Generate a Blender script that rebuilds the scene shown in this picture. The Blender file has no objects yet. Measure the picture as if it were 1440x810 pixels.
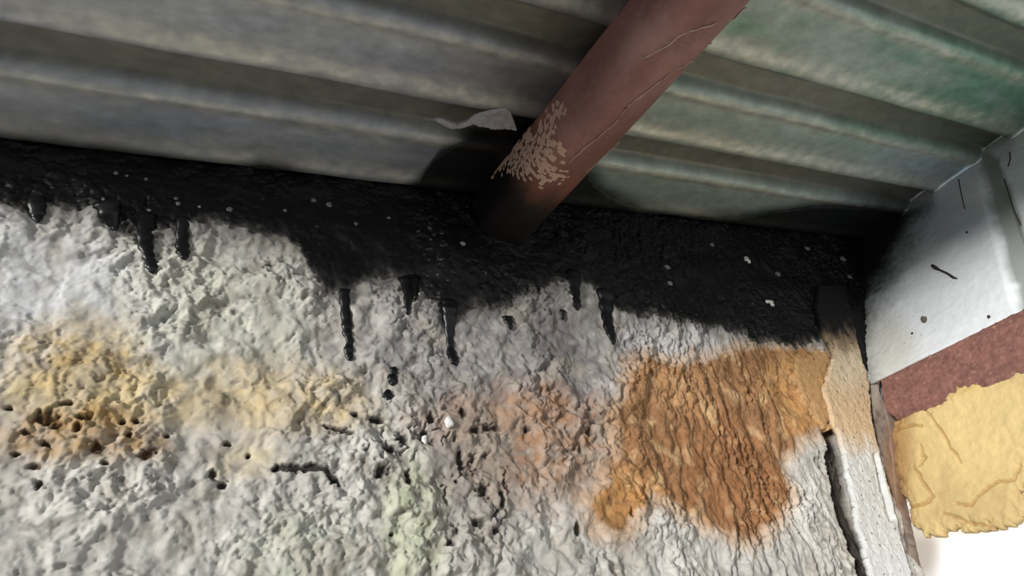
import bpy, bmesh, math
import numpy as np
from mathutils import Vector, Matrix
C = bpy.context.scene.collection
CZ = 1.5                                   # eye height above the floor
# ---------------------------------------------------------------- camera
F = 948.0; PX, PY = 720.0, 405.0
def unit(v): v = np.array(v, float); return v/np.linalg.norm(v)
_z = unit((540-PX, -1120-PY, F)); _g = unit((2450-PX, 480-PY, F))
_n = unit(np.cross(_z, _g)); _x = unit(np.cross(_n, _z))
if _x @ _g < 0: _x = -_x
M = np.array([_x, _n, _z])                 # lens frame (x right, y down, z forward) -> world
cam = bpy.data.objects.new('camera', bpy.data.cameras.new('camera')); C.objects.link(cam)
cam.data.sensor_width = 36.0; cam.data.lens = F/1440.0*36.0; cam.data.clip_start = .01
r_, u_, b_ = M @ np.array([1, 0, 0]), M @ np.array([0, -1, 0]), M @ np.array([0, 0, -1])
mw = Matrix.Identity(4)
for i in range(3):
    mw[i][0] = r_[i]; mw[i][1] = u_[i]; mw[i][2] = b_[i]
mw[2][3] = CZ
cam.matrix_world = mw
bpy.context.scene.camera = cam
# ---------------------------------------------------------------- light
vs = bpy.context.scene.view_settings
vs.view_transform = 'Standard'; vs.look = 'None'; vs.gamma = 1; vs.use_curve_mapping = False
vs.exposure = 0.08
w = bpy.data.worlds.new('overcast'); bpy.context.scene.world = w; w.use_nodes = True
bg = w.node_tree.nodes['Background']; bg.inputs[0].default_value = (.86, .93, 1, 1); bg.inputs[1].default_value = .62
sl = bpy.data.lights.new('low_sun', 'SUN'); sl.energy = 3.7; sl.angle = math.radians(12); sl.color = (1, .97, .92)
so = bpy.data.objects.new('low_sun', sl); C.objects.link(so)
so.rotation_euler = Vector((.86, .50, -.035)).to_track_quat('-Z', 'Y').to_euler()

# ---------------------------------------------------------------- pixel -> surface helpers
ROOF0, SLOPE = .859, .134                  # roof underside (rel. eye): z = ROOF0 + SLOPE*x
def ray(x, y): return M @ unit((x-PX, y-PY, F))
def onwall(x, y, d=1.0):
    v = ray(x, y); return v*(d/v[1])
def onroof(x, y):
    v = ray(x, y); return v*(ROOF0/(v[2]-SLOPE*v[0]))
def onside(x, y, X=1.527):
    v = ray(x, y); return v*(X/v[0])
TK = .53
def ontilt(x, y):                          # leaning white sheet: x = 1.527 + TK*(z-.587)
    v = ray(x, y); return v*((1.527-TK*.587)/(v[0]-TK*v[2]))

# ---------------------------------------------------------------- numpy noise
def gnoise(x, y, seed=0):
    rs = np.random.RandomState(seed); P = rs.permutation(4096); A = rs.rand(4096)*2*np.pi
    gx, gy = np.cos(A), np.sin(A)
    xi = np.floor(x).astype(np.int64); yi = np.floor(y).astype(np.int64)
    xf = x-xi; yf = y-yi
    u = xf*xf*xf*(xf*(xf*6-15)+10); v = yf*yf*yf*(yf*(yf*6-15)+10)
    def h(i, j): return P[(P[(xi+i) & 4095]+yi+j) & 4095]
    def d(i, j):
        k = h(i, j); return gx[k]*(xf-i)+gy[k]*(yf-j)
    a = d(0, 0)*(1-u)+d(1, 0)*u; b = d(0, 1)*(1-u)+d(1, 1)*u
    return (a*(1-v)+b*v)*1.5
def fbm(x, y, oct=4, seed=0, gain=.5):
    s = 0; a = 1; t = 0
    for o in range(oct):
        s = s+a*gnoise(x*2**o+o*7.3, y*2**o-o*3.1, seed+o); t += a; a *= gain
    return s/t
def sm(a, b, x):
    t = np.clip((x-a)/(b-a), 0, 1); return t*t*(3-2*t)
def lin(c):
    c = np.asarray(c, float)/255.; return np.where(c <= .04045, c/12.92, ((c+.055)/1.055)**2.4)
def mixc(base, c, m): return base*(1-m[..., None])+lin(c)*m[..., None]
def sdseg(px, py, pts):                    # distance to a polyline and radius interpolated along it
    best = np.full(px.shape, 1e9); rad = np.zeros(px.shape)
    for (ax, ay, ar), (bx, by, br) in zip(pts[:-1], pts[1:]):
        dx, dy = bx-ax, by-ay; L = dx*dx+dy*dy+1e-12
        t = np.clip(((px-ax)*dx+(py-ay)*dy)/L, 0, 1)
        d = np.hypot(px-ax-t*dx, py-ay-t*dy); r = ar+(br-ar)*t
        m = (d-r) < best; best = np.where(m, d-r, best); rad = np.where(m, r, rad)
    return best, rad
def sdpoly(px, py, pts):                   # signed distance, negative inside
    d = np.full(px.shape, 1e9); ins = np.zeros(px.shape, bool); n = len(pts)
    for i in range(n):
        ax, ay = pts[i]; bx, by = pts[(i+1) % n]
        dx, dy = bx-ax, by-ay
        t = np.clip(((px-ax)*dx+(py-ay)*dy)/(dx*dx+dy*dy+1e-12), 0, 1)
        d = np.minimum(d, np.hypot(px-ax-t*dx, py-ay-t*dy))
        c = ((ay > py) != (by > py)); c &= px < (bx-ax)*(py-ay)/((by-ay) if by != ay else 1e-9)+ax
        ins ^= c
    return np.where(ins, -d, d)

# ---------------------------------------------------------------- objects
def tag(o, label=None, cat=None, group=None, kind=None):
    for k, v in (('label', label), ('category', cat), ('group', group), ('kind', kind)):
        if v: o[k] = v
    return o
def empty(name, loc):
    o = bpy.data.objects.new(name, None); C.objects.link(o); o.location = loc; o.empty_display_size = .05; return o
def mesh_obj(name, V, Fc, mat, parent=None, col=None, smooth=True, extra=None):
    """V in absolute coordinates relative to the eye; re-based on the parent or on its own centre"""
    V = np.asarray(V, float)+np.array([0, 0, CZ]); Fc = np.asarray(Fc, dtype=np.int32)
    org = np.array(parent.matrix_world.translation) if False else None
    if parent is not None:
        base = np.zeros(3); p = parent
        while p is not None: base = base+np.array(p.location); p = p.parent
    else: base = np.array([V[:, 0].mean(), V[:, 1].mean(), V[:, 2].min()])
    me = bpy.data.meshes.new(name); k = Fc.shape[1]
    me.vertices.add(len(V)); me.vertices.foreach_set('co', (V-base).astype(np.float32).ravel())
    me.loops.add(Fc.size); me.loops.foreach_set('vertex_index', Fc.ravel())
    me.polygons.add(len(Fc)); me.polygons.foreach_set('loop_start', np.arange(0, Fc.size, k, dtype=np.int32))
    me.polygons.foreach_set('use_smooth', np.full(len(Fc), smooth))
    me.update(calc_edges=True); me.validate()
    if col is not None:
        a = me.color_attributes.new('Col', 'FLOAT_COLOR', 'POINT')
        a.data.foreach_set('color', np.hstack([col, np.ones((len(col), 1))]).astype(np.float32).ravel())
    for nm, arr in (extra or {}).items():
        a = me.attributes.new(nm, 'FLOAT', 'POINT'); a.data.foreach_set('value', arr.astype(np.float32))
    me.materials.append(mat)
    o = bpy.data.objects.new(name, me); C.objects.link(o)
    if parent is not None: o.parent = parent
    else: o.location = base
    return o
def grid_faces(nr, nc):
    i = np.arange(nr*nc).reshape(nr, nc)
    return np.stack([i[:-1, :-1], i[:-1, 1:], i[1:, 1:], i[1:, :-1]], -1).reshape(-1, 4)
def from_bm(name, bm, mat, parent=None, smooth=False):
    bmesh.ops.triangulate(bm, faces=bm.faces[:])
    bm.verts.ensure_lookup_table(); bm.verts.index_update()
    V = [v.co[:] for v in bm.verts]; Fc = [[v.index for v in f.verts] for f in bm.faces]; bm.free()
    return mesh_obj(name, V, Fc, mat, parent, smooth=smooth)
def box(name, lo, hi, mat, parent=None, bev=0):
    bm = bmesh.new(); bmesh.ops.create_cube(bm, size=1)
    lo, hi = Vector(lo), Vector(hi); s = hi-lo; c = (hi+lo)/2
    for v in bm.verts: v.co = Vector((v.co.x*s.x, v.co.y*s.y, v.co.z*s.z))+c
    if bev: bmesh.ops.bevel(bm, geom=bm.edges[:], offset=bev, segments=2, affect='EDGES')
    return from_bm(name, bm, mat, parent)
def submesh(nr, nc, V, mask, off, nrm):    # skin over the faces of a grid where mask is true, lifted by off along nrm
    Fc = grid_faces(nr, nc); mk = mask.ravel()
    keep = mk[Fc].any(1); Fc = Fc[keep]
    used, inv = np.unique(Fc.ravel(), return_inverse=True)
    return V[used]+off.ravel()[used][:, None]*nrm, inv.reshape(-1, 4), used
def tube(name, pts, rad, mat, parent=None, seg=6, flat=1.0):
    pts = [np.array(p, float) for p in pts]; V = []; n = len(pts)
    for i, p in enumerate(pts):
        t = unit(pts[min(i+1, n-1)]-pts[max(i-1, 0)]); a = unit(np.cross(t, (0, 1, .01))); b = np.cross(t, a)
        r = rad[i] if hasattr(rad, '__len__') else rad
        for k in range(seg):
            q = 2*math.pi*k/seg; V.append(p+r*(math.cos(q)*a+flat*math.sin(q)*b))
    Fc = [[i*seg+k, i*seg+(k+1) % seg, (i+1)*seg+(k+1) % seg, (i+1)*seg+k] for i in range(n-1) for k in range(seg)]
    c0 = len(V); V.append(pts[0]); V.append(pts[-1])
    Fc += [[c0, (k+1) % seg, k, k] for k in range(0)]
    tri = []
    for f in Fc: tri += [[f[0], f[1], f[2]], [f[0], f[2], f[3]]]
    for k in range(seg):
        tri.append([c0, (k+1) % seg, k]); tri.append([c0+1, (n-1)*seg+k, (n-1)*seg+(k+1) % seg])
    return V, tri

# ---------------------------------------------------------------- materials
def nodes(name):
    m = bpy.data.materials.new(name); m.use_nodes = True; nt = m.node_tree
    return m, nt, nt.nodes['Principled BSDF']
def surf(name, color=None, rough=.8, spec=.4, metal=0, var=.12, vscale=40, bump=.0, bscale=200, bdist=.001, bump2=0, b2scale=60, stretch=None, rattr=None):
    """procedural surface: colour (or the mesh's stain map) broken up by noise, with two scales of relief"""
    m, nt, b = nodes(name); N, L = nt.nodes, nt.links
    tc = N.new('ShaderNodeTexCoord'); vec = tc.outputs['Object']
    if stretch:
        mp = N.new('ShaderNodeMapping'); mp.inputs['Scale'].default_value = stretch; L.new(vec, mp.inputs[0]); vec = mp.outputs[0]
    def noise(sc, det=5, rg=.6):
        n = N.new('ShaderNodeTexNoise'); n.inputs['Scale'].default_value = sc; n.inputs['Detail'].default_value = det
        n.inputs['Roughness'].default_value = rg; L.new(vec, n.inputs['Vector']); return n
    if color is None:
        a = N.new('ShaderNodeVertexColor'); a.layer_name = 'Col'; src = a.outputs[0]
    else:
        a = N.new('ShaderNodeRGB'); a.outputs[0].default_value = (*lin(color), 1); src = a.outputs[0]
    n = noise(vscale); mr = N.new('ShaderNodeMapRange'); mr.inputs['From Min'].default_value = .25; mr.inputs['From Max'].default_value = .75
    mr.inputs['To Min'].default_value = 1-var; mr.inputs['To Max'].default_value = 1+var; L.new(n.outputs[0], mr.inputs[0])
    mx = N.new('ShaderNodeVectorMath'); mx.operation = 'SCALE'; L.new(src, mx.inputs[0]); L.new(mr.outputs[0], mx.inputs['Scale'])
    L.new(mx.outputs[0], b.inputs['Base Color'])
    b.inputs['Roughness'].default_value = rough; b.inputs['Specular IOR Level'].default_value = spec; b.inputs['Metallic'].default_value = metal
    if rattr:
        at = N.new('ShaderNodeAttribute'); at.attribute_name = rattr; L.new(at.outputs['Fac'], b.inputs['Roughness'])
    prev = None
    for st, sc in ((bump, bscale), (bump2, b2scale)):
        if st:
            q = noise(sc, 4, .6); bp = N.new('ShaderNodeBump'); bp.inputs['Strength'].default_value = st; bp.inputs['Distance'].default_value = bdist
            L.new(q.outputs[0], bp.inputs['Height'])
            if prev: L.new(prev.outputs[0], bp.inputs['Normal'])
            prev = bp
    if prev: L.new(prev.outputs[0], b.inputs['Normal'])
    return m
M_STUCCO = surf('roughcast_plaster', None, .85, .25, var=.08, vscale=90, bump=.35, bscale=190, bdist=.0014)
M_ROOF = surf('weathered_sheet_metal', None, .42, .5, metal=.25, var=.16, vscale=22, bump=.25, bscale=300, bdist=.0006, bump2=.35, b2scale=14, stretch=(.6, 1.6, 1))
M_TAR = surf('black_tar', None, .5, .25, var=.3, vscale=60, bump=.4, bscale=50, bdist=.0015)
M_DRIP = surf('black_tar_drip', (13, 13, 15), .36, .4, var=.2, vscale=60, bump=.3, bscale=150, bdist=.001)
M_BEAM = surf('red_oxide_paint', None, .5, .4, var=.10, vscale=35, bump=.35, bscale=160, bdist=.001)
M_OLDSTEEL = surf('old_red_oxide_steel', (112, 78, 70), .7, .3, var=.3, vscale=45, bump=.8, bscale=110, bdist=.002)
M_JAMB = surf('stained_steel_jamb', (104, 86, 76), .7, .3, var=.35, vscale=40, bump=.9, bscale=90, bdist=.002)
M_WHITE = surf('stained_white_board', None, .6, .3, var=.04, vscale=30, bump=.25, bscale=200, bdist=.0008, bump2=.3, b2scale=18)
M_POST = surf('white_plaster_strip', None, .8, .3, var=.08, vscale=60, bump=.8, bscale=130, bdist=.002)
M_FOAM = surf('yellow_foam', None, .75, .3, var=.09, vscale=35, bump=.5, bscale=120, bdist=.0015, bump2=.3, b2scale=30)
M_ORANGE = surf('aged_orange_foam', None, .7, .3, var=.2, vscale=60, bump=.8, bscale=150, bdist=.0025)
M_FLOOR = surf('dusty_concrete', (150, 145, 136), .9, .2, var=.1, vscale=6, bump=.3, bscale=60)
M_CHIP = surf('pale_chipped_primer', (214, 178, 158), .8, .3, var=.15, vscale=120)
M_WEB = surf('dusty_cobweb', (186, 160, 146), .9, .1, var=.2, vscale=60)
M_FLAP = surf('peeling_grey_film', (172, 168, 170), .55, .4, var=.2, vscale=80, bump=.3, bscale=200)
M_PEB = surf('white_pebble_or_glint', (226, 226, 224), .5, .4, var=.05)
M_GLINT = surf('pale_grey_glint', (120, 120, 128), .4, .5, var=.2)
M_DARK = surf('dark_grey', (58, 54, 50), .8, .3, var=.3, vscale=150, bump=.5, bscale=250)
M_BACK = surf('rough_masonry', (150, 148, 142), .9, .2, var=.15, vscale=20, bump=.8, bscale=60, bdist=.004)

# ================================================================ SETTING
floor = box('floor', (-6, -7, -CZ-.1), (5, 1.3, -CZ), M_FLOOR); tag(floor, kind='structure')

# ---------------------------------------------------------------- rough wall
def roofz(x): return ROOF0+SLOPE*x
X0, X1, ZB = -.75, 1.80, -.02
NC, NR = 1240, 590
gx = np.linspace(X0, X1, NC)[None, :].repeat(NR, 0)
tt = np.linspace(0, 1, NR)[:, None].repeat(NC, 1)
gz = ZB+tt*(roofz(gx)+.012-ZB)
def wp(x, y): p = onwall(x, y); return p[0], p[2]
def wpoly(pts): return [wp(*p) for p in pts]
def mm(px_, at): a = onwall(at[0]-.5, at[1]); b = onwall(at[0]+.5, at[1]); return px_*np.linalg.norm(a-b)
def blob(cx, cy, rx, ry, soft=.35, seed=0, wob=.25, ns=14):      # stain centred on the point seen at cx, cy
    x0, z0 = wp(cx, cy); x1 = abs(wp(cx+rx, cy)[0]-wp(cx-rx, cy)[0])/2; z1 = abs(wp(cx, cy+ry)[1]-wp(cx, cy-ry)[1])/2
    d = np.hypot((gx-x0)/x1, (gz-z0)/z1)+wob*2*fbm(gx*ns, gz*ns, 4, 40+seed)
    return (1-sm(1-soft, 1+soft, d))*(.8+.6*fbm(gx*42, gz*42, 3, 200+seed)).clip(.3, 1.1)

# relief: lumpy roughcast, warped and terraced
wx = gx+.012*fbm(gx*22, gz*22, 2, 1); wz = gz+.012*fbm(gx*22+50, gz*22, 2, 2)
drag = sm(.75, 1.25, gx)                                         # towards the corner the lumps are dragged downwards
ux = wx*(1+.25*drag)+wz*.30*drag; uz = wz*(1-.30*drag)
n1 = fbm(ux*34, uz*34, 3, 11); n2 = fbm(ux*70+9, uz*70, 3, 15); n3 = fbm(ux*160, uz*160, 2, 19)
n0 = fbm(ux*17+4, uz*17, 3, 9)
rough = sm(-.30, .30, fbm(gx*6, gz*6, 3, 13))                        # rough and smoother areas
lump = sm(-.45, .45, n0)*.0100+sm(-.38, .30, n1)*.0075*(.25+.9*rough)+sm(-.12, .2, n2)*.0024*rough+n3*.0007*rough
lump += .0016*sm(.1, .45, fbm(gx*60, gz*60, 2, 17))*rough
rid = (1-np.abs(fbm(ux*45+3, uz*45, 3, 23))*3.2).clip(0, 1)**3    # creases between trowelled lumps
small = sm(.16, .34, fbm(gx*75+8, gz*75, 3, 29))*(.3+.7*rough)       # small pits between the lumps
H = lump-rid*.0028*(.05+drag)*(.3+rough)-small*.0034+fbm(gx*7, gz*7, 2, 27)*.010
flatt = 1-.45*blob(50, 460, 150, 110, .5, 1)                      # worn smoother patch
H = H*flatt

# colour
col = np.zeros(gx.shape+(3,))+lin((190, 187, 181))
bv = fbm(gx*9, gz*9, 4, 60); bv2 = fbm(gx*30, gz*30, 4, 64)
col *= (1+.30*bv+.34*bv2)[..., None]
col = mixc(col, (214, 216, 220), .8*blob(60, 440, 170, 120, .5, 2))  # brighter light at the upper left, painted into the plaster colour
col = mixc(col, (196, 198, 178), .45*blob(300, 440, 140, 90, .5, 3))
col = mixc(col, (192, 168, 116), .8*blob(110, 520, 110, 70, .45, 4))
col = mixc(col, (168, 140, 84), .7*blob(120, 530, 60, 40, .45, 41))
col = mixc(col, (208, 188, 142), .7*blob(180, 565, 190, 36, .4, 5))
col = mixc(col, (200, 178, 132), .75*blob(400, 560, 130, 50, .5, 6))
col = mixc(col, (166, 130, 74), .8*blob(110, 615, 130, 42, .4, 7))
col = mixc(col, (214, 196, 150), .5*blob(345, 650, 50, 25, .5, 8))
col = mixc(col, (178, 188, 148), .55*blob(580, 735, 44, 90, .5, 9))
col = mixc(col, (196, 206, 182), .35*blob(430, 790, 90, 70, .5, 10))
col = mixc(col, (126, 121, 122), .9*blob(720, 500, 200, 110, .4, 11))
col = mixc(col, (100, 95, 95), .7*blob(780, 490, 40, 70, .5, 12))
col = mixc(col, (158, 122, 94), .95*blob(765, 625, 130, 75, .5, 13))
col = mixc(col, (176, 150, 128), .5*blob(690, 590, 80, 26, .5, 14))
col = mixc(col, (130, 120, 112), .7*blob(670, 670, 60, 100, .5, 15))
col = mixc(col, (206, 204, 208), .5*blob(960, 480, 90, 30, .5, 16))
col = mixc(col, (200, 198, 192), .5*blob(1180, 720, 70, 80, .5, 17))
col = mixc(col, (168, 160, 148), .5*sm(.0, .35, fbm(gx*12, gz*12, 4, 66))); col = mixc(col, (120, 112, 102), .55*sm(.15, -.35, n1)*sm(.1, .4, fbm(gx*10, gz*10, 3, 67)+.25*blob(660, 670, 170, 120, .6, 33)))  # second tint paints shade into the valleys between lumps
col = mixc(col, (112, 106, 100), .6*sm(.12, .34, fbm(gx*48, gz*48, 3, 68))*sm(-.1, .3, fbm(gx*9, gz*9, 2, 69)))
# shade in creases and small pits, painted into the plaster colour
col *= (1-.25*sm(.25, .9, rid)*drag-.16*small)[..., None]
# pits, gouges and cracks: real recesses, coloured dark
pits = [(65, 588, 19, 12), (80, 600, 10, 7), (118, 590, 11, 5), (111, 605, 7, 8), (137, 632, 9, 8), (180, 616, 6, 6), (207, 642, 13, 9), (57, 686, 8, 8),
        (52, 657, 12, 5), (24, 640, 9, 4), (172, 595, 5, 4), (192, 594, 5, 4), (235, 614, 5, 4), (300, 668, 8, 8), (313, 682, 8, 6), (150, 655, 7, 4), (95, 570, 10, 4),
        (497, 585, 6, 5), (530, 593, 16, 6), (562, 620, 10, 12), (547, 634, 15, 6), (535, 665, 14, 9), (573, 675, 7, 14), (605, 590, 7, 12), (597, 615, 10, 9),
        (650, 583, 6, 9), (668, 607, 12, 6), (690, 603, 16, 6), (648, 650, 7, 20), (640, 678, 4, 4), (676, 690, 13, 13), (703, 705, 5, 18), (672, 738, 9, 8),
        (693, 747, 8, 6), (550, 752, 4, 3), (827, 608, 5, 8), (885, 722, 5, 8), (380, 379, 8, 3), (740, 605, 6, 6), 
        (810, 745, 7, 14), (1142, 648, 4, 4), (1150, 660, 4, 4), (630, 766, 8, 8), (320, 625, 6, 4), (350, 640, 5, 4), (12, 575, 7, 3), (38, 610, 10, 4), (65, 627, 9, 5)]
pitm = np.zeros(gx.shape)
for i, (a, b, c, d) in enumerate(pits):
    x0, z0 = wp(a, b); r = max(mm(c, (a, b)), .001); q = max(abs(wp(a, b+d)[1]-wp(a, b-d)[1])/2, .001)
    k_ = 1.0 if a < 330 else .8; e = np.hypot((gx-x0)/(r*k_), (gz-z0)/(q*k_))
    near = e < 3
    e[near] += .9*fbm(gx[near]*90, gz[near]*90, 3, 90)
    pitm = np.maximum(pitm, 1-sm(.55, 1.25, e))
cr = [(385, 662, 1.5), (393, 658, 4), (410, 661, 4), (430, 661, 4.5), (455, 662, 4), (465, 676, 4), (474, 683, 3)]
sq = (1-np.abs(fbm(gx*38, gz*34, 3, 98))*6).clip(0, 1)*sm(.0, .3, fbm(gx*15, gz*15, 2, 99)+.1)*np.maximum(blob(675, 680, 50, 85, .5, 34, .3), np.maximum(.8*blob(600, 605, 80, 28, .5, 35, .3), .8*blob(555, 650, 50, 50, .5, 36, .3)))
pitm = np.maximum(pitm, .75*sm(.15, .6, sq))
crk = [[(*wp(a, b), r*.0011) for a, b, r in cr]]
crk.append([(*wp(a, b), r*.0011) for a, b, r in [(455, 600, 1), (478, 607, 3), (492, 612, 3)]])
for k in crk:
    d, _ = sdseg(gx+.003*fbm(gx*120, gz*120, 2, 95), gz+.005*fbm(gx*120, gz*120+4, 2, 96), k)
    pitm = np.maximum(pitm, 1-sm(-.001+.004*gnoise(gx*150, gz*150, 97).clip(-.3, .3), .0025, d))
H -= pitm*.010
browny = blob(120, 620, 190, 90, .4, 20)
pc = lin((36, 31, 28))*(1-browny[..., None])+lin((76, 52, 28))*browny[..., None]
pm = (pitm**1.3*(.95-.08*sm(.30, .45, gx)))[..., None]; col = col*(1-pm)+pc*pm

# split beside the corner strip
def vline(pts): return [(*wp(a, b), mm(r, (a, b))) for a, b, r in pts]
d, _ = sdseg(gx+.006*fbm(gx*60, gz*60, 3, 97), gz, vline([(1166, 604, 8), (1172, 650, 11), (1183, 700, 11), (1193, 745, 12), (1206, 780, 12), (1220, 815, 12), (1232, 850, 12)]))
gap = 1-sm(-.003, .008, d); H -= gap*.022
col = mixc(col, (54, 46, 40), .95*gap)

# tar: black band under the roof. low = its ragged lower edge, as heights on the wall
low = [(-400, 230), (-200, 255), (0, 286), (40, 292), (80, 290), (130, 300), (175, 322), (230, 322), (270, 322), (300, 316), (350, 328), (400, 336), (425, 352), (440, 388), (465, 412),
       (500, 398), (530, 382), (560, 395), (590, 405), (606, 426), (618, 444), (640, 446), (655, 434), (700, 425), (760, 400), (800, 392), (830, 402), (862, 430), (900, 446), (950, 450), (1000, 460),
       (1050, 474), (1100, 490), (1140, 476), (1165, 452), (1200, 500), (1230, 545), (1300, 600)]
lp = np.array(wpoly(low)); o = np.argsort(lp[:, 0])
lz = np.interp(gx, lp[o, 0], lp[o, 1])
dt = gz-lz+.022*fbm(gx*14, gz*9, 3, 70)+.020*fbm(gx*55, gz*40, 3, 73)
tar = sm(-.052, .026, dt)**1.1
tarc = lin((14, 13, 14))
spk = sm(.52, .70, fbm(gx*62, gz*62, 3, 75))*sm(.0, .25, fbm(gx*6, gz*10, 2, 78))
spk2 = sm(.40, .62, fbm(gx*85, gz*120, 2, 79))*np.maximum(blob(605, 365, 28, 55, .3, 30, .15), .9*blob(1160, 360, 50, 30, .4, 31, .15))
tcol = tarc*(1+.8*bv2.clip(0, 1))[..., None]
tcol = mixc(tcol, (96, 96, 104), .55*spk); tcol = mixc(tcol, (130, 132, 142), .8*spk2)
wallc = col*(1-tar[..., None]*.96)+tarc*tar[..., None]*.96
H += sm(-.01, .03, dt)*(-.55*lump)+.022*np.exp(-(((gx-wp(640, 350)[0])/.075)**2+((gz-wp(640, 370)[1])/.07)**2))                                   # tar fills the hollows

# orange foam skin
op = wpoly([(878, 522), (905, 505), (960, 512), (1010, 500), (1050, 486), (1120, 492), (1165, 500), (1184, 540), (1165, 600), (1120, 622), (1095, 655), (1112, 700), (1085, 742),
            (1048, 766), (1000, 748), (960, 726), (915, 700), (898, 725), (868, 756), (830, 742), (822, 705), (852, 672), (866, 630), (858, 590), (872, 552)])
do = sdpoly(gx, gz, op)+.016*fbm(gx*30, gz*30, 4, 80)
org = 1-sm(-.012, .010, do)
oc = np.zeros(gx.shape+(3,))+lin((146, 108, 74))
ob = fbm(gx*16, gz*12, 4, 82); oc *= (1+.4*ob)[..., None]; oc = mixc(oc, (190, 158, 118), .8*sm(.05, .35, fbm(gx*26, gz*20, 4, 84)))
oc = mixc(oc, (206, 158, 100), .75*blob(1145, 565, 55, 60, .5, 21)); oc = mixc(oc, (196, 144, 84), .6*blob(880, 710, 55, 45, .5, 22))
oc = mixc(oc, (140, 92, 56), .7*blob(1030, 670, 70, 75, .5, 23)); oc = mixc(oc, (190, 148, 106), .5*blob(930, 540, 60, 35, .5, 24))
oc *= (1-.55*sm(.2, .9, rid)*sm(-.1, .3, n1))[..., None]  # shade in the creases painted into the foam colour
wallc = mixc(wallc, (190, 148, 104), .55*(1-sm(-.005, .035, do))*(1-tar))
Y = 1.0-H
V = V0 = np.stack([gx, Y, gz], -1).reshape(-1, 3)
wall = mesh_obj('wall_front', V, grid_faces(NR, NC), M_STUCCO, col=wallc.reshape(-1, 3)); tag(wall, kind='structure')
# the rest of the same wall, around and below the part in view
for nm, lo, hi in (('wall_front_lower', (-4, 1.0, -CZ), (1.62, 1.22, ZB+.02)), ('wall_front_end', (-4, 1.0, ZB+.02), (X0+.01, 1.22, roofz(-4)-.005)), ('wall_front_core', (X0, 1.035, ZB), (1.62, 1.22, roofz(X0)-.03))):
    tag(box(nm, lo, hi, M_BACK), kind='structure')
def wallY(x, z):                                                   # front face of the plaster at a point
    j = np.clip(int(round((x-X0)/(X1-X0)*(NC-1))), 0, NC-1); i = int(round((z-ZB)/(roofz(x)+.012-ZB)*(NR-1)))
    i = np.clip(i, 0, NR-1); return Y[max(i-3, 0):i+4, max(j-3, 0):j+4].min()

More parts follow.
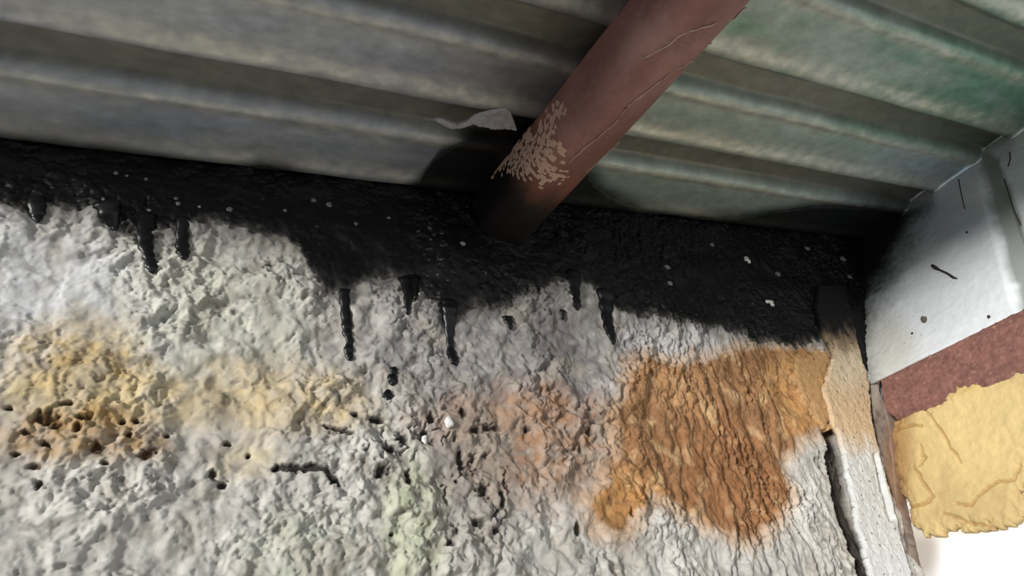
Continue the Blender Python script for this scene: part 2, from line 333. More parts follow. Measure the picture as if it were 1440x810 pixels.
# ---------------------------------------------------------------- roof sheets
RIBS = [1.03, .80, .578, .337, .10, -.135, -.37]
def ribh(y):                                                       # underside profile, up into the ribs
    h = np.zeros_like(y)
    for c in RIBS:
        h += .026*(sm(c-.044, c-.026, y)-sm(c+.024, c+.044, y))
        h -= .0045*np.exp(-((y-c+.056)/.014)**2)+.0035*np.exp(-((y-c-.054)/.010)**2)
    return h
beamx = lambda y: .58-.09*(y-.48)                                 # line of the beam across the roof
def sheet(name, x0, x1, ny, nx, dz, greenish):
    ys = np.linspace(-.22, 1.12, ny)[:, None].repeat(nx, 1); s = np.linspace(0, 1, nx)[None, :].repeat(ny, 0)
    xa = x0(ys) if callable(x0) else np.full_like(ys, x0); xb = x1(ys) if callable(x1) else np.full_like(ys, x1)
    xs = xa+(xb-xa)*s
    z = roofz(xs)+ribh(ys+.004*fbm(xs*3, ys*3, 2, 100))+dz+.003*fbm(xs*5, ys*8, 3, 101)
    c = np.zeros(xs.shape+(3,))+lin((158, 163, 168))
    f1 = fbm(xs*5, ys*12, 4, 110); f2 = fbm(xs*30, ys*40, 4, 111)
    if greenish:
        c = c*0+lin((140, 156, 148))
        c = mixc(c, (92, 132, 112), .9*sm(-.35, .3, f1+.6*sm(1.0, 1.5, xs)-.25)*sm(.72, .55, ys)+0*xs)
        c = mixc(c, (166, 180, 188), .7*sm(1.3, 1.6, xs)*sm(.58, .66, ys))
    else:
        c = mixc(c, (140, 146, 162), .6*sm(-.1, .3, f1))
        c = mixc(c, (74, 74, 76), .9*sm(.16, .50, xs-.12*(ys-.6)+.06*f1))   # sooty towards the beam
    rib = np.clip(ribh(ys)/.026, 0, 1); dust_light = np.zeros_like(xs)
    for q in RIBS: dust_light = np.maximum(dust_light, np.exp(-((ys-q+.066)/.022)**2)); dust_light = np.maximum(dust_light, .8*np.exp(-((ys-q-.056)/.014)**2))
    c = mixc(c, (206, 200, 184), .6*dust_light*(.7+.6*f2).clip(0, 1)*(1 if greenish else (1-.6*sm(.3, .5, xs))))  # pale bands: dust, plus light caught by the rib edges painted in
    c = mixc(c, (98, 96, 84), .85*rib)  # shadow inside the ribs painted into the sheet colour
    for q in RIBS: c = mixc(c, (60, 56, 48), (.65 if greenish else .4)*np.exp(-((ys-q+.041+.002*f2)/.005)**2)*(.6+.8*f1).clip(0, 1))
    c *= (1.42+.22*fbm(xs*60, ys*90, 3, 112))[..., None]
    c *= (1+.25*f2)[..., None]
    # tar and soot: everything wall-side of this line
    up = [(-400, 150), (-200, 170), (0, 188), (60, 196), (130, 206), (200, 216), (260, 226), (310, 238), (340, 236), (365, 226), (395, 232), (430, 250), (500, 264), (560, 268), (590, 250), (615, 216),
          (650, 196), (700, 176), (745, 178), (830, 236), (850, 268), (900, 292), (960, 302), (1040, 302), (1100, 294), (1150, 286), (1200, 286), (1270, 294), (1310, 300)]
    rp = np.array([onroof(*p) for p in up]); k = np.argsort(rp[:, 0])
    dl = ys-np.interp(xs, rp[k, 0], rp[k, 1])+.012*f1+.012*f2
    t = sm(-.040, .022, dl); c = c*(1-.97*t[..., None])+lin((14, 13, 14))*.97*t[..., None]
    V = np.stack([xs, ys, z], -1).reshape(-1, 3)
    fc = grid_faces(ny, nx)
    n = len(V)                                                     # solid sheet: a top skin 1.2 mm above
    V2 = V+np.array([0, 0, .0012]); bd = np.concatenate([np.arange(nx-1), np.arange(nx-1, n-1, nx), np.arange(n-1, n-nx, -1), np.arange(n-nx, 0, -nx)])
    bn = np.roll(bd, -1); side = np.stack([bd, bd+n, bn+n, bn], -1)
    allF = np.vstack([fc[:, ::-1], fc+n, side]); cc = np.vstack([c.reshape(-1, 3)]*2)
    return mesh_obj(name, np.vstack([V, V2]), allF, M_ROOF, roof, col=cc), (V, ny, nx, dl, c)
roof = empty('ceiling', (.5, .3, CZ+.9)); tag(roof, kind='structure')
sA, dA = sheet('roof_sheet', -.85, lambda y: beamx(y)+.075, 440, 420, 0, False)
sB, dB = sheet('roof_sheet', lambda y: beamx(y)+.02, 2.6, 440, 480, .0022, True)
sA['label'] = 'grey sooty corrugated sheet left of the beam'; sB['label'] = 'green tinged corrugated sheet right of the beam'

# ---------------------------------------------------------------- tar coating
tarT = empty('tar_coating', (.5, .97, CZ+.85))
tag(tarT, 'thick black tar smeared along the joint between rough wall and metal roof', 'tar')
off = .0010+.0030*sm(.0, .03, dt)
vv, ff, us = submesh(NR, NC, V, (tar > .62), off, np.array([0, -1, 0]))
mesh_obj('wall_smear', vv, ff, M_TAR, tarT, col=tcol.reshape(-1, 3)[us]*(tar.ravel()[us][:, None])+wallc.reshape(-1, 3)[us]*(1-tar.ravel()[us][:, None]))
for D_ in (dA, dB):
    Vr, ny, nx, dl, c = D_
    vv, ff, us = submesh(ny, nx, Vr, dl > .012, .0008+.002*sm(0, .02, dl), np.array([0, 0, -1]))
    mesh_obj('roof_smear', vv, ff, M_TAR, tarT, col=c.reshape(-1, 3)[us])
drips = [[(52, 284, 14), (53, 300, 14), (53, 310, 9), (54, 318, 3)], [(150, 296, 20), (155, 310, 15), (161, 322, 7), (163, 328, 3)],
         [(207, 305, 14), (204, 330, 12), (203, 348, 12), (208, 366, 9), (212, 378, 8), (214, 388, 8), (215, 394, 3)],
         [(257, 312, 8), (255, 330, 9), (256, 350, 10), (257, 362, 10), (259, 373, 4)],
         [(483, 410, 8), (484, 432, 7), (487, 456, 8), (487, 470, 7), (491, 482, 5), (489, 496, 7), (491, 506, 5), (493, 509, 2)],
         [(628, 426, 9), (628, 436, 11), (629, 448, 10), (630, 470, 6), (632, 488, 5), (634, 502, 7), (636, 512, 7), (638, 517, 3)],
         [(802, 386, 9), (804, 408, 7), (805, 424, 5), (806, 434, 6), (807, 441, 2)],
         [(850, 412, 12), (851, 432, 9), (852, 450, 7), (854, 466, 7), (857, 480, 5), (858, 489, 2)],
         [(572, 396, 12), (571, 416, 8), (569, 432, 5), (569, 449, 2)], [(712, 448, 8), (714, 458, 5), (717, 466, 2)],
         [(580, 392, 9), (581, 420, 4), (580, 428, 2)], [(788, 560-120, 4), (789, 452, 2)]]
for dr in drips:
    P = [onwall(a, b) for a, b, r in dr]; R = [mm(r, (a, b)) for a, b, r in dr]
    P2, R2 = [], []
    for i in range(len(P)-1):
        for t in np.linspace(0, 1, 5)[:-1]: P2.append(P[i]*(1-t)+P[i+1]*t); R2.append(R[i]*(1-t)+R[i+1]*t)
    P2.append(P[-1]); R2.append(R[-1]*.5)
    ys = np.array([wallY(p[0], p[2]) for p in P2]); ys = np.convolve(np.pad(ys, 2, mode='edge'), np.ones(5)/5, 'valid')
    for k, p in enumerate(P2): p[1] = ys[k]+.0005; R2[k] *= 1+.14*math.sin(k*1.9+p[0]*40)
    vv, tri = tube('drip', P2, R2, M_DRIP, seg=12, flat=.48); mesh_obj('drip', vv, tri, M_DRIP, tarT)
def lumpmesh(c, r, seed, seg=14):
    bm = bmesh.new(); bmesh.ops.create_icosphere(bm, subdivisions=3, radius=1); rs = np.random.RandomState(seed); ph = rs.rand(6)*6
    for v in bm.verts:
        k = 1+.16*math.sin(3*v.co.x+ph[0])*math.cos(4*v.co.z+ph[1])+.10*math.sin(7*v.co.z+ph[2]+3*v.co.y)
        v.co = Vector(c)+Vector((v.co.x*r[0]*k, v.co.y*r[1]*k, v.co.z*r[2]*k))
    return bm
def wall_lump(name, x, y, rx, ry, mat, seed, parent=None, depth=.6, sink=0):
    p = onwall(x, y); r = mm(rx, (x, y)); rz = abs(wp(x, y-ry)[1]-wp(x, y+ry)[1])/2
    return from_bm(name, lumpmesh((p[0], wallY(p[0], p[2])+.1*r+sink, p[2]), (r, min(r, rz)*depth, rz), seed), mat, parent, smooth=True)

# ---------------------------------------------------------------- red oxide beam
def proj(P):                                                       # surface point -> photo position, to copy marks onto the surface
    c = P @ M; return PX+F*c[..., 0]/c[..., 2], PY+F*c[..., 1]/c[..., 2]
BW, BH, rr = .130, .120, .060
bt = empty('roof_beam', (.55, .3, CZ+.85)); tag(bt, 'reddish brown painted round-edged beam crossing under the roof into the blackened wall', 'beam')
def arc(cx_, cz_, a0, a1, n=22): return [(cx_+rr*math.cos(math.radians(a0+(a1-a0)*i/(n-1))), cz_+rr*math.sin(math.radians(a0+(a1-a0)*i/(n-1)))) for i in range(n)]
def lerpn(p, q, n): return [(p[0]+(q[0]-p[0])*i/n, p[1]+(q[1]-p[1])*i/n) for i in range(1, n)]
a1 = arc(rr, -BH+rr, 180, 270); a2 = arc(BW-rr, -BH+rr, 270, 360); BT = -.001
prof = [(0, BT)]+lerpn((0, BT), a1[0], 14)+a1+lerpn(a1[-1], a2[0], 6)+a2+lerpn(a2[-1], (BW, BT), 12)+[(BW, BT), (BW/2, BT)]
pn = len(prof); NB = 520; yb = np.linspace(-.24, 1.06, NB); Pv = np.array(prof); BV = np.zeros((NB, pn, 3))
for i, y in enumerate(yb):
    base = .54-.09*(y-.48); BV[i, :, 0] = base+Pv[:, 0]; BV[i, :, 1] = y; BV[i, :, 2] = roofz(base)+Pv[:, 1]+SLOPE*Pv[:, 0]
cen = np.stack([np.full(NB, .065)+.54-.09*(yb-.48), yb, roofz(.6)-.06+0*yb], -1)[:, None, :]
bn_ = BV-cen; bn_[..., 1] = 0; bn_ /= np.linalg.norm(bn_, axis=-1, keepdims=True)
sarr = (np.cumsum(np.r_[0, np.hypot(*np.diff(Pv, axis=0).T)]))[None, :].repeat(NB, 0); yy = BV[:, :, 1]
q1 = fbm(sarr*14, yy*9, 4, 120); q2 = fbm(sarr*110, yy*80, 4, 121)
BV += bn_*(.0012*q1+.0004*q2)[..., None]
sx, sy = proj(BV)
bc = np.zeros((NB, pn, 3))+lin((156, 112, 104)); bc *= (1+.28*q1+.25*q2)[..., None]
bc = mixc(bc, (178, 140, 132), .6*sm(-.15, .4, q1)*sm(.80, .45, yy)); bc = mixc(bc, (156, 98, 72), .75*sm(.68, .86, yy))
bc = mixc(bc, (104, 66, 54), .55*(1-sm(-14, 14, sdpoly(sx, sy, [(1080, -40), (985, 85), (915, 130), (850, 185), (795, 238), (700, 350), (900, 350), (1200, -40)])+14*q1)))  # right side turned from the light: its shade painted into the colour
soot = sm(.76, .90, yy+.05*q1+.02*q2+.35*(.17-sarr)-.02); bc = mixc(bc, (66, 48, 40), .9*sm(.80, .90, yy+.05*q1)); bc = mixc(bc, (24, 21, 21), .95*soot)
i_ = np.arange(NB*pn).reshape(NB, pn); nx_ = np.roll(i_, -1, 1)
bf = np.stack([i_[:-1], nx_[:-1], nx_[1:], i_[1:]], -1).reshape(-1, 4)
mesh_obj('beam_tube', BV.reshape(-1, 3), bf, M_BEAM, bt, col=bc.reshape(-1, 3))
# paint chipped off down to pale primer
ch = sm(.05, .30, fbm(sarr*75, yy*85, 4, 130)+.20-.05*np.maximum(0, np.minimum(sdseg(sx, sy, [(786, 150, 5), (768, 185, 7), (752, 205, 7)])[0], sdseg(sx, sy, [(745, 195, 6), (790, 212, 4)])[0])))
ch = np.maximum(ch, sm(.0, .3, fbm(sarr*90, yy*60, 3, 131)+.22-.06*np.maximum(0, sdseg(sx, sy, [(738, 190, 2), (712, 218, 6), (690, 240, 4)])[0])))
ch = np.maximum(ch, sm(.25, .4, fbm(sarr*160, yy*140, 3, 133)+.25-.02*np.maximum(0, sdseg(sx, sy, [(735, 225, 16), (775, 240, 10)])[0])))
vv, ff, us = submesh(NB, pn, BV.reshape(-1, 3), ch > .80, np.full(ch.shape, 0.), np.array([0, 0, -1]))
vv = vv+bn_.repeat(1, 0).reshape(-1, 3)[us]*.0006
o = mesh_obj('chipped_paint', vv, ff, M_CHIP, bt); o['label'] = 'pale pink primer where the brown paint has chipped off'
def onbeam(x, y):                                                  # nearest front point of the beam seen there
    d = (sx-x)**2+(sy-y)**2; fr = np.einsum('ijk,ijk->ij', bn_, BV) < 0; d = np.where(fr, d, 1e9); k = np.unravel_index(d.argmin(), d.shape)
    return BV[k]+bn_[k]*.0012
def strand(label, pts, r, group=None, wig=.0006, name='cobweb', cat='cobweb', mat=None, fn=onbeam):
    P = [fn(*p) for p in pts]; Q = []; rs = np.random.RandomState(len(pts)*7+int(pts[0][0]))
    for a, b in zip(P[:-1], P[1:]):
        for t in np.linspace(0, 1, 5)[:-1]: Q.append(a*(1-t)+b*t+rs.normal(0, wig, 3))
    Q.append(P[-1]); vv, tri = tube(name, Q, [r*(.7+.6*rs.rand()) for _ in Q], None, seg=5)
    return tag(mesh_obj(name, vv, tri, mat or M_WEB), label, cat, group)
strand('long dusty cobweb thread running down the middle of the brown beam', [(974, 84), (950, 97), (925, 118), (905, 132), (882, 149), (868, 168), (846, 188), (822, 210), (800, 230)], .0011)
strand('frayed cobweb thread along the upper right edge of the brown beam', [(1050, 14), (1030, 26), (1005, 33), (985, 38), (962, 48), (935, 68), (905, 84)], .0013)
strand('thin short cobweb thread low on the right edge of the brown beam', [(870, 198), (852, 216), (838, 228), (822, 243)], .0013)
strand('faint cobweb thread hanging across the upper part of the brown beam', [(905, 60), (930, 66), (945, 60), (968, 64)], .0004)
p = onbeam(1002, 62); tag(from_bm('droplet', lumpmesh(p, (.0022, .0022, .003), 3), M_PEB, smooth=True), 'tiny white speck on the right edge of the brown beam', 'speck')

# ---------------------------------------------------------------- flat-framed patches (foam, boards, plaster) with relief
def frame(O, U, V, N): return np.array(O, float), unit(U), unit(V), unit(N)
def toframe(fr, x, y):
    O, U, V_, N = fr; v = ray(x, y); t = (O @ N)/(v @ N); q = v*t-O; return (q @ U, q @ V_)
def patch(name, fr, pix, mat, step, hfun, cfun=None, parent=None, back=.01, mask=None, label=None, wob=0.):
    O, U, V_, N = fr; pu = np.array([toframe(fr, *p) for p in pix]); a, b = pu.min(0)-step, pu.max(0)+step
    nu, nv = int((b[0]-a[0])/step)+2, int((b[1]-a[1])/step)+2
    u = np.linspace(a[0], b[0], nu)[None, :].repeat(nv, 0); v = np.linspace(a[1], b[1], nv)[:, None].repeat(nu, 1)
    sd = sdpoly(u, v, [tuple(p) for p in pu])+wob*2*fbm(u*45, v*45, 4, 300); P0 = O+u[..., None]*U+v[..., None]*V_
    ax, ay = proj(P0)
    h = hfun(u, v, sd, ax, ay); P = P0+h[..., None]*N
    ok = sd < 0
    if mask is not None: ok &= mask(P)
    fc = grid_faces(nv, nu); fc = fc[ok.ravel()[fc].all(1)]
    if np.dot(np.cross(U, V_), N) < 0: fc = fc[:, ::-1]
    used, inv = np.unique(fc.ravel(), return_inverse=True); fc = inv.reshape(-1, 4); Pu = P.reshape(-1, 3)[used]
    base = (P0-back*N).reshape(-1, 3)[used]; n = len(used)
    E_ = np.vstack([fc[:, [0, 1]], fc[:, [1, 2]], fc[:, [2, 3]], fc[:, [3, 0]]])
    key = E_[:, 0].astype(np.int64)*n+E_[:, 1]; rev = E_[:, 1].astype(np.int64)*n+E_[:, 0]; bE = E_[~np.isin(key, rev)]
    side = np.stack([bE[:, 1], bE[:, 0], bE[:, 0]+n, bE[:, 1]+n], -1)
    cc = None
    if cfun is not None:
        c = cfun(u, v, sd, ax, ay).reshape(-1, 3)[used]; cc = np.vstack([c, c])
    o = mesh_obj(name, np.vstack([Pu, base]), np.vstack([fc, fc[:, ::-1]+n, side]), mat, parent, col=cc)
    if label: o['label'] = label
    return o, (P, P0, sd, u, v, ax, ay)
def bpix(ax, ay, cx, cy, rx, ry, soft=.4): return 1-sm(1-soft, 1+soft, np.hypot((ax-cx)/rx, (ay-cy)/ry))

# torn film hanging from the roof left of the beam
fx = onroof(680, 170); fr = frame(fx+np.array([0, 0, -.006]), (1, 0, SLOPE), (0, 1, 0), (SLOPE, 0, -1))
o, _ = patch('torn_film', fr, [(606, 163), (622, 165), (641, 171), (655, 168), (668, 160), (690, 154), (712, 151), (719, 158), (722, 167), (727, 181), (712, 179), (690, 178), (666, 172), (650, 175), (634, 176), (618, 170)],
    M_FLAP, .0012, lambda u, v, sd, ax, ay: .004*fbm(u*40, v*60, 3, 140)+.012*sm(-.03, .03, v), back=.0006)
tag(o, 'torn grey film peeling off the roof rib left of the brown beam', 'peeling film')

# ---------------------------------------------------------------- right side: leaning white board, red header, jamb, foam
K2 = .21
frU = frame((1.527, 1.0, .587), (0, -1, 0), (TK, 0, 1), (-1, 0, TK))
frL = frame((1.527, 1.0, .587), (0, -1, 0), (K2, 0, 1), (-1, 0, K2))
def seglen(ax, ay, pts): return sdseg(ax, ay, pts)[0]
blk = [(1150, 270), (1290, 296), (1272, 330), (1252, 372), (1232, 412), (1212, 450), (1200, 500), (1216, 545), (1100, 560)]
def upH(u, v, sd, ax, ay):
    s = sm(14, -8, seglen(ax, ay, [(1390, 236, 8), (1410, 300, 12), (1430, 370, 14), (1462, 470, 14), (1500, 600, 14)]))
    return .0025*fbm(u*8, v*8, 3, 150)+.0008*fbm(u*60, v*60, 3, 151)-.016*s-.006*sm(1380, 1430, ax)*0
def upC(u, v, sd, ax, ay):
    n = fbm(u*14, v*14, 4, 152); n2_ = fbm(u*70, v*70, 3, 153)
    c = np.zeros(u.shape+(3,))+lin((226, 231, 236)); c *= (1+.07*n+.05*n2_)[..., None]
    c = mixc(c, (206, 204, 190), .6*bpix(ax, ay, 1235, 490, 50, 50)); c = mixc(c, (176, 184, 196), .5*bpix(ax, ay, 1335, 310, 60, 30))
    c = mixc(c, (142, 146, 142), .85*sm(12, -4, seglen(ax, ay, [(1390, 230, 8), (1412, 300, 12), (1430, 370, 12), (1462, 470, 12)])+10*n))  # grey shade of the fold turned from the light, painted on
    c = mixc(c, (150, 146, 136), .6*sm(.35, .6, n2_)*bpix(ax, ay, 1255, 440, 60, 70))
    c = mixc(c, (150, 148, 148), .5*sm(.2, .5, n2_)*sm(10, -4, seglen(ax, ay, [(1365, 232, 8), (1400, 224, 8)])))
    d = sdpoly(ax, ay, blk)+14*n+10*n2_
    t = 1-sm(-20, 38, d); c = c*(1-.975*t[..., None])+lin((14, 13, 14))*.975*t[..., None]
    return c
wr = empty('wall_right', (1.6, .7, CZ+.0)); tag(wr, kind='structure')
ytop = lambda P: P[..., 2] < roofz(P[..., 0])+ribh(P[..., 1])+.001
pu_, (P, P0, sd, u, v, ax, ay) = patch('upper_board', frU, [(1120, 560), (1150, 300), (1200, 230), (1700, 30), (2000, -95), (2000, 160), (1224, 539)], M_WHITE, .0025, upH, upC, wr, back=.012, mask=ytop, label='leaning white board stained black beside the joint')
nv_, nu_ = u.shape
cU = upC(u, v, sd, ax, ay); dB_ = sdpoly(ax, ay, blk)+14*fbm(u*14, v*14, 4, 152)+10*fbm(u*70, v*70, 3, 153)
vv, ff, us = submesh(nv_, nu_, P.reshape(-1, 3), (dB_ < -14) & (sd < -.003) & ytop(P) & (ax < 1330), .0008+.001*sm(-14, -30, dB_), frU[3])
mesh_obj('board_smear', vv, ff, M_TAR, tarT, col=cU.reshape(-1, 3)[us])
for pts, r in (([(1348, 252), (1351, 268), (1354, 282), (1357, 294)], .0013), ([(1420, 214), (1421, 224), (1418, 234)], .0015), ([(1412, 252), (1418, 270), (1422, 284), (1428, 300), (1436, 316)], .0012)):
    P_ = [ontilt(*p)+frU[3]*.0005 for p in pts]; vv, tri = tube('crack', P_, r, M_DARK, seg=5); mesh_obj('crack', vv, tri, M_DARK, wr)
def tl(x, y): return ontilt(x, y)+frU[3]*.002
vv, tri = tube('nail', [tl(1312, 374), tl(1316, 377), tl(1322, 380), tl(1333, 385), tl(1342, 391), tl(1347, 392)], [.004, .0048, .0026, .0026, .003, .001], M_DARK, seg=8)
tag(mesh_obj('nail', vv, tri, M_DARK), 'short dark bent nail stuck on the white board', 'nail')
def tblob(name, x, y, rx, rz, seed, label, cat, mat=M_DARK):
    p = ontilt(x, y); return tag(from_bm(name, lumpmesh(p+frU[3]*.001, (rx*.6, rx, rz), seed), mat, smooth=True), label, cat)
tblob('mud_lump', 1300, 450, .007, .010, 5, 'small dark grey lump on the white board below the nail', 'lump', surf('grey_mud', (96, 92, 84), .9, .2, var=.3, vscale=150))
tblob('mud_speck', 1283, 469, .003, .003, 6, 'tiny dark speck on the white board left of the dark lump', 'speck')
tblob('mud_speck', 1360, 327, .003, .003, 7, 'tiny dark speck on the white board above the nail', 'speck')
tblob('mud_speck', 1391, 446, .0035, .004, 8, 'tiny grey speck on the white board just above the red header', 'speck')
P_ = [ontilt(1276, 293)*.985, ontilt(1290, 295)*.985, ontilt(1304, 297)*.985]

# lower wall behind the foam, down to the floor
lowC = lambda u, v, sd, ax, ay: mixc(mixc(np.zeros(u.shape+(3,))+lin((236, 238, 240)), (150, 136, 120), .75*bpix(ax, ay, 1296, 770, 24, 60, .6)), (226, 222, 206), .5*bpix(ax, ay, 1330, 745, 60, 14, .6))  # brownish tint at the left is shadow painted into the board
frW = frame(np.array(frL[0])-frL[3]*.016, frL[1], frL[2], frL[3])
patch('lower_board', frW, [(1225, 545), (2000, 166), (2100, 1200), (1330, 1200)], M_WHITE, .006, lambda u, v, sd, ax, ay: .004*fbm(u*7, v*7, 3, 160), lowC, wr, back=.02)
box('masonry_base', (1.36, -.9, -CZ), (1.62, 1.0, -.12), M_BACK, wr)
# red header
def redC(u, v, sd, ax, ay):
    n = fbm(u*25, v*40, 4, 162); n2_ = fbm(u*120, v*120, 3, 163); c = np.zeros(u.shape+(3,))+lin((130, 92, 84)); c *= (1+.35*n+.4*n2_)[..., None]
    return mixc(c, (176, 150, 130), .7*sm(.42, .55, n2_))
M_REDC = surf('flaking_red_steel', None, .6, .35, var=.25, vscale=60, bump=.8, bscale=120, bdist=.0015)
frH = frame(np.array(frL[0])+frL[3]*.004, frL[1], frL[2], frL[3])
o, _ = patch('door_header', frH, [(1233, 537), (1440, 434), (2000, 158), (2000, 312), (1440, 530), (1300, 580), (1262, 592), (1246, 578), (1241, 556)], M_REDC, .002,
    lambda u, v, sd, ax, ay: .006*sm(0, -.006, sd)+.0015*fbm(u*50, v*50, 3, 164), redC, back=.03, wob=.0012)
tag(o, 'rusty red painted steel header above the yellow foam, below the white board', 'steel header')
# brown jamb
def jambC(u, v, sd, ax, ay):
    n = fbm(u*60, v*25, 4, 165); c = np.zeros(u.shape+(3,))+lin((124, 110, 100)); c *= (1+.5*n)[..., None]
    c = mixc(c, (136, 98, 70), .6*bpix(ax, ay, 1256, 680, 14, 80)); c = mixc(c, (168, 160, 150), .6*bpix(ax, ay, 1226, 560, 12, 24)); return mixc(c, (60, 50, 45), .6*sm(.2, .5, n))
frJ = frame(np.array(frL[0])+frL[3]*.010, frL[1], frL[2], frL[3])
o, _ = patch('door_jamb', frJ, [(1224, 541), (1234, 540), (1241, 560), (1249, 580), (1254, 605), (1257, 640), (1262, 690), (1272, 740), (1284, 800), (1300, 900), (1285, 900), (1268, 800), (1250, 700), (1236, 640), (1228, 590)], M_REDC, .0015,
    lambda u, v, sd, ax, ay: .004*sm(0, -.004, sd)+.002*fbm(u*60, v*30, 3, 166)-.006*(1-sm(0, 5, seglen(ax, ay, [(1262, 722, 1.5), (1275, 770, 1.5), (1288, 830, 1.5)]))), jambC, back=.05)
tag(o, 'narrow stained brown steel jamb between white plaster strip and yellow foam', 'steel jamb')
vv, tri = tube('crack', [onside(1238, 536, 1.512), onside(1239, 548, 1.512), onside(1241, 560, 1.512), onside(1244, 574, 1.512), onside(1248, 584, 1.512)], [.002, .004, .0042, .004, .002], M_DARK, seg=8, flat=1)  # black tube along the slit between jamb and header
tag(mesh_obj('gap_strip', vv, tri, M_DRIP), 'black strip along the gap where the red header meets the corner', 'tar')
# yellow foam
seams = [[(1300, 572, .6), (1322, 600, .6), (1340, 632, .6), (1354, 650, .3)], [(1264, 606, 1), (1285, 599, 1), (1300, 600, .6)], [(1290, 655, .6), (1303, 678, 1), (1316, 700, 1), (1300, 712, 1), (1275, 714, 1.5)],
         [(1298, 628, .5), (1304, 645, 1), (1298, 655, .6)], [(1350, 708, .6), (1370, 712, .8), (1385, 692, .8), (1408, 678, .8), (1428, 678, .6), (1436, 655, .6)], [(1330, 722, .5), (1372, 738, .8), (1400, 742, .6)]]
def foamC(u, v, sd, ax, ay):
    n = fbm(u*12, v*12, 4, 170); n2_ = fbm(u*60, v*60, 3, 171); c = np.zeros(u.shape+(3,))+lin((194, 170, 120)); c *= (1+.13*n+.10*n2_)[..., None]
    c = mixc(c, (220, 198, 142), .7*bpix(ax, ay, 1390, 600, 80, 70, .6)); c = mixc(c, (150, 112, 68), .75*bpix(ax, ay, 1262, 650, 24, 100, .6)); c = mixc(c, (196, 164, 96), .5*bpix(ax, ay, 1330, 545, 50, 14, .6))
    for q in seams: c = mixc(c, (150, 108, 54), .55*(1-sm(-1, 3, seglen(ax+3*fbm(u*40, v*40, 2, 174), ay+3*fbm(u*40, v*40, 2, 175), q))))
    return c
def foamH(u, v, sd, ax, ay):
    h = .009*np.sqrt(sm(0, -.030, sd))+.0045*fbm(u*11, v*11, 3, 172)+.0016*fbm(u*60, v*60, 3, 173)
    for q, sgn in zip(seams, (1, -1, 1, 1, 1, 1)):
        d = seglen(ax+3*fbm(u*40, v*40, 2, 174), ay+3*fbm(u*40, v*40, 2, 175), q); h = h-.005*(1-sm(-.8, 3, d))
    h += .005*bpix(ax, ay, 1300, 680, 20, 30, .5)+.003*bpix(ax, ay, 1350, 555, 50, 12, .6)
    return h
fm, _ = patch('yellow_foam', frL, [(1252, 612), (1256, 596), (1268, 588), (1285, 574), (1310, 566), (1330, 552), (1350, 541), (1385, 526), (1415, 517), (1445, 514), (1500, 500), (1560, 540), (1560, 640), (1500, 640), (1462, 640), (1446, 655), (1440, 690),
    (1438, 712), (1428, 736), (1395, 745), (1350, 742), (1320, 752), (1298, 752), (1284, 740), (1276, 710), (1264, 680), (1255, 650)], M_FOAM, .0018, foamH, foamC, back=.02, wob=.010)
tag(fm, 'swollen yellow foam filling the opening below the red steel header', 'foam')
# white strip in front of the corner
frP = frame((1.45, .978, .3), (1, 0, 0), (0, 0, 1), (0, -1, 0))
def postC(u, v, sd, ax, ay):
    n = fbm(u*40, v*25, 4, 180); n2_ = fbm(u*120, v*90, 3, 181); c = np.zeros(u.shape+(3,))+lin((206, 207, 206)); c *= (1+.14*n+.12*n2_)[..., None]
    c = mixc(c, (206, 170, 118), .75*sm(655, 600, ay+18*n)); c = mixc(c, (214, 200, 176), .6*bpix(ax, ay, 1190, 520, 26, 30, .5))
    c = mixc(c, (60, 50, 45), .8*sm(.33, .5, n2_)); t = sm(512, 455, ay+24*n)**.8; return c*(1-t[..., None])+lin((12, 11, 12))*t[..., None]
def postH(u, v, sd, ax, ay):
    return .004*sm(0, -.006, sd)+.0022*fbm(u*60, v*40, 3, 182)+.001*fbm(u*160, v*160, 2, 183)-.012*(1-sm(-.5, 3, seglen(ax, ay, [(1229, 640, 1.2), (1238, 680, 2.0), (1247, 712, 3), (1252, 730, 3)])))
o, _ = patch('corner_strip', frP, [(1150, 400), (1185, 400), (1196, 437), (1208, 490), (1222, 538), (1226, 590), (1237, 640), (1254, 700), (1270, 770), (1286, 830), (1300, 900), (1246, 900), (1232, 830), (1218, 790), (1212, 762), (1204, 740), (1199, 700),
    (1190, 668), (1186, 640), (1178, 610), (1170, 595), (1160, 560), (1156, 545), (1166, 520), (1172, 498), (1158, 470), (1150, 437)], M_POST if False else surf('corner_plaster', None, .8, .3, var=.08, vscale=60, bump=.8, bscale=130, bdist=.002), .0014, postH, postC, back=.010, wob=.003)
tag(o, 'narrow white plaster strip at the corner, yellowed then blackened towards its top', 'plaster strip')
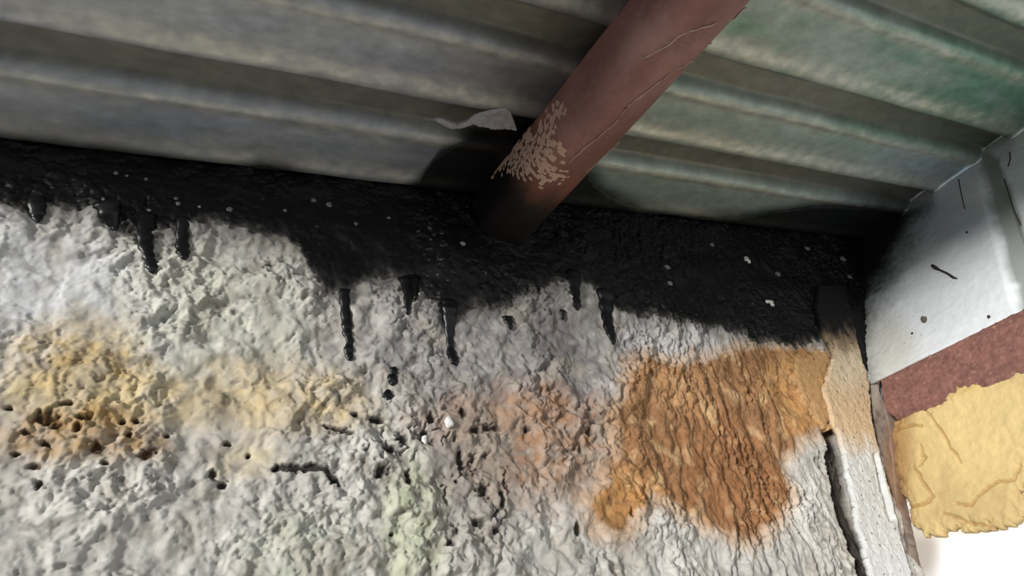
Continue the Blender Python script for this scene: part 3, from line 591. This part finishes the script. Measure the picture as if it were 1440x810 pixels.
# orange foam skin on the rough wall
offo = .0008+.0020*sm(.0, -.02, do)+.0012*fbm(gx*40, gz*30, 3, 185)
og = empty('orange_foam', (1.1, .98, CZ+.45)); tag(og, 'rust orange patch of aged foam spread over the rough wall', 'foam')
vv, ff, us = submesh(NR, NC, V0, (do < 0) & (tar < .55), offo, np.array([0, -1, 0]))
osk = mixc(oc, (190, 148, 104), 0*do); ok_ = sm(0, -.018, do)[..., None]; osk = oc*ok_+wallc*(1-ok_)
mesh_obj('foam_skin', vv, ff, M_ORANGE, og, col=osk.reshape(-1, 3)[us])
frO = frame((1.35, .984, .5), (1, 0, 0), (0, 0, 1), (0, -1, 0))
tanC = lambda u, v, sd, ax, ay: (np.zeros(u.shape+(3,))+lin((184, 146, 102)))*(1+.16*fbm(u*30, v*30, 3, 190)+.1*fbm(u*120, v*120, 3, 191))[..., None]
o, _ = patch('smooth_flake', frO, [(1112, 508), (1135, 496), (1160, 494), (1168, 512), (1156, 540), (1164, 572), (1168, 600), (1158, 606), (1146, 585), (1130, 560), (1118, 535)], M_ORANGE, .0012,
    lambda u, v, sd, ax, ay: .004*sm(0, -.016, sd)+.003*fbm(u*25, v*25, 3, 192), tanC, og, back=.03, wob=.010, label='smooth pale orange flake')
# pebbles in the wall, plus a wet glint modelled as a white lump
def peb_or_glint(x, y, rx, ry, seed, label): tag(wall_lump('pebble', x, y, rx, ry, M_PEB, seed, sink=-.001), label, 'pebble', None)  # also builds the wet glint on the tar
peb_or_glint(628, 597, 6, 8, 1, 'small white pebble in the rough wall below the dark drips')
peb_or_glint(594, 621, 4, 6, 2, 'smaller white pebble stuck in the wall among dark pits')
peb_or_glint(1079, 426, 9, 4, 4, 'wet glint on the black tar near the corner, modelled as a white fleck')
peb_or_glint(1047, 368, 4, 5, 6, 'small pale fleck in the black tar left of the wet glint')
for i, (a, b, rx, ry) in enumerate([(552, 524, 5, 6), (550, 537, 7, 9), (543, 560, 7, 8)]):
    tag(wall_lump('tar_blob', a, b, rx, ry, M_DRIP, 20+i, depth=.5), ('small jagged black tar blob, topmost of three on the white wall', 'middle and largest black tar blob of three on the white wall', 'round black tar blob, lowest of three on the white wall')[i], 'tar blob', 'loose tar blobs on the wall')
for a, b, r in [(440, 284, 4), (400, 298, 3), (322, 298, 5), (250, 290, 4), (247, 283, 3), (146, 292, 3), (163, 248, 4), (178, 252, 3), (205, 255, 3), (210, 300, 3), (462, 289, 5), (545, 310, 3), (280, 296, 3), (499, 318, 3), (645, 352, 4), (1000, 345, 3), (1092, 386, 4), (1135, 350, 4), (1192, 391, 4), (1180, 368, 4), (940, 400, 4), (935, 379, 4)]:  # sparse glints on the tar, modelled as small pale lumps
    wall_lump('glint', a, b, r*.9, r*.7, M_GLINT, int(a), tarT, sink=-.003)['label'] = 'pale grey glint of light on the tar'
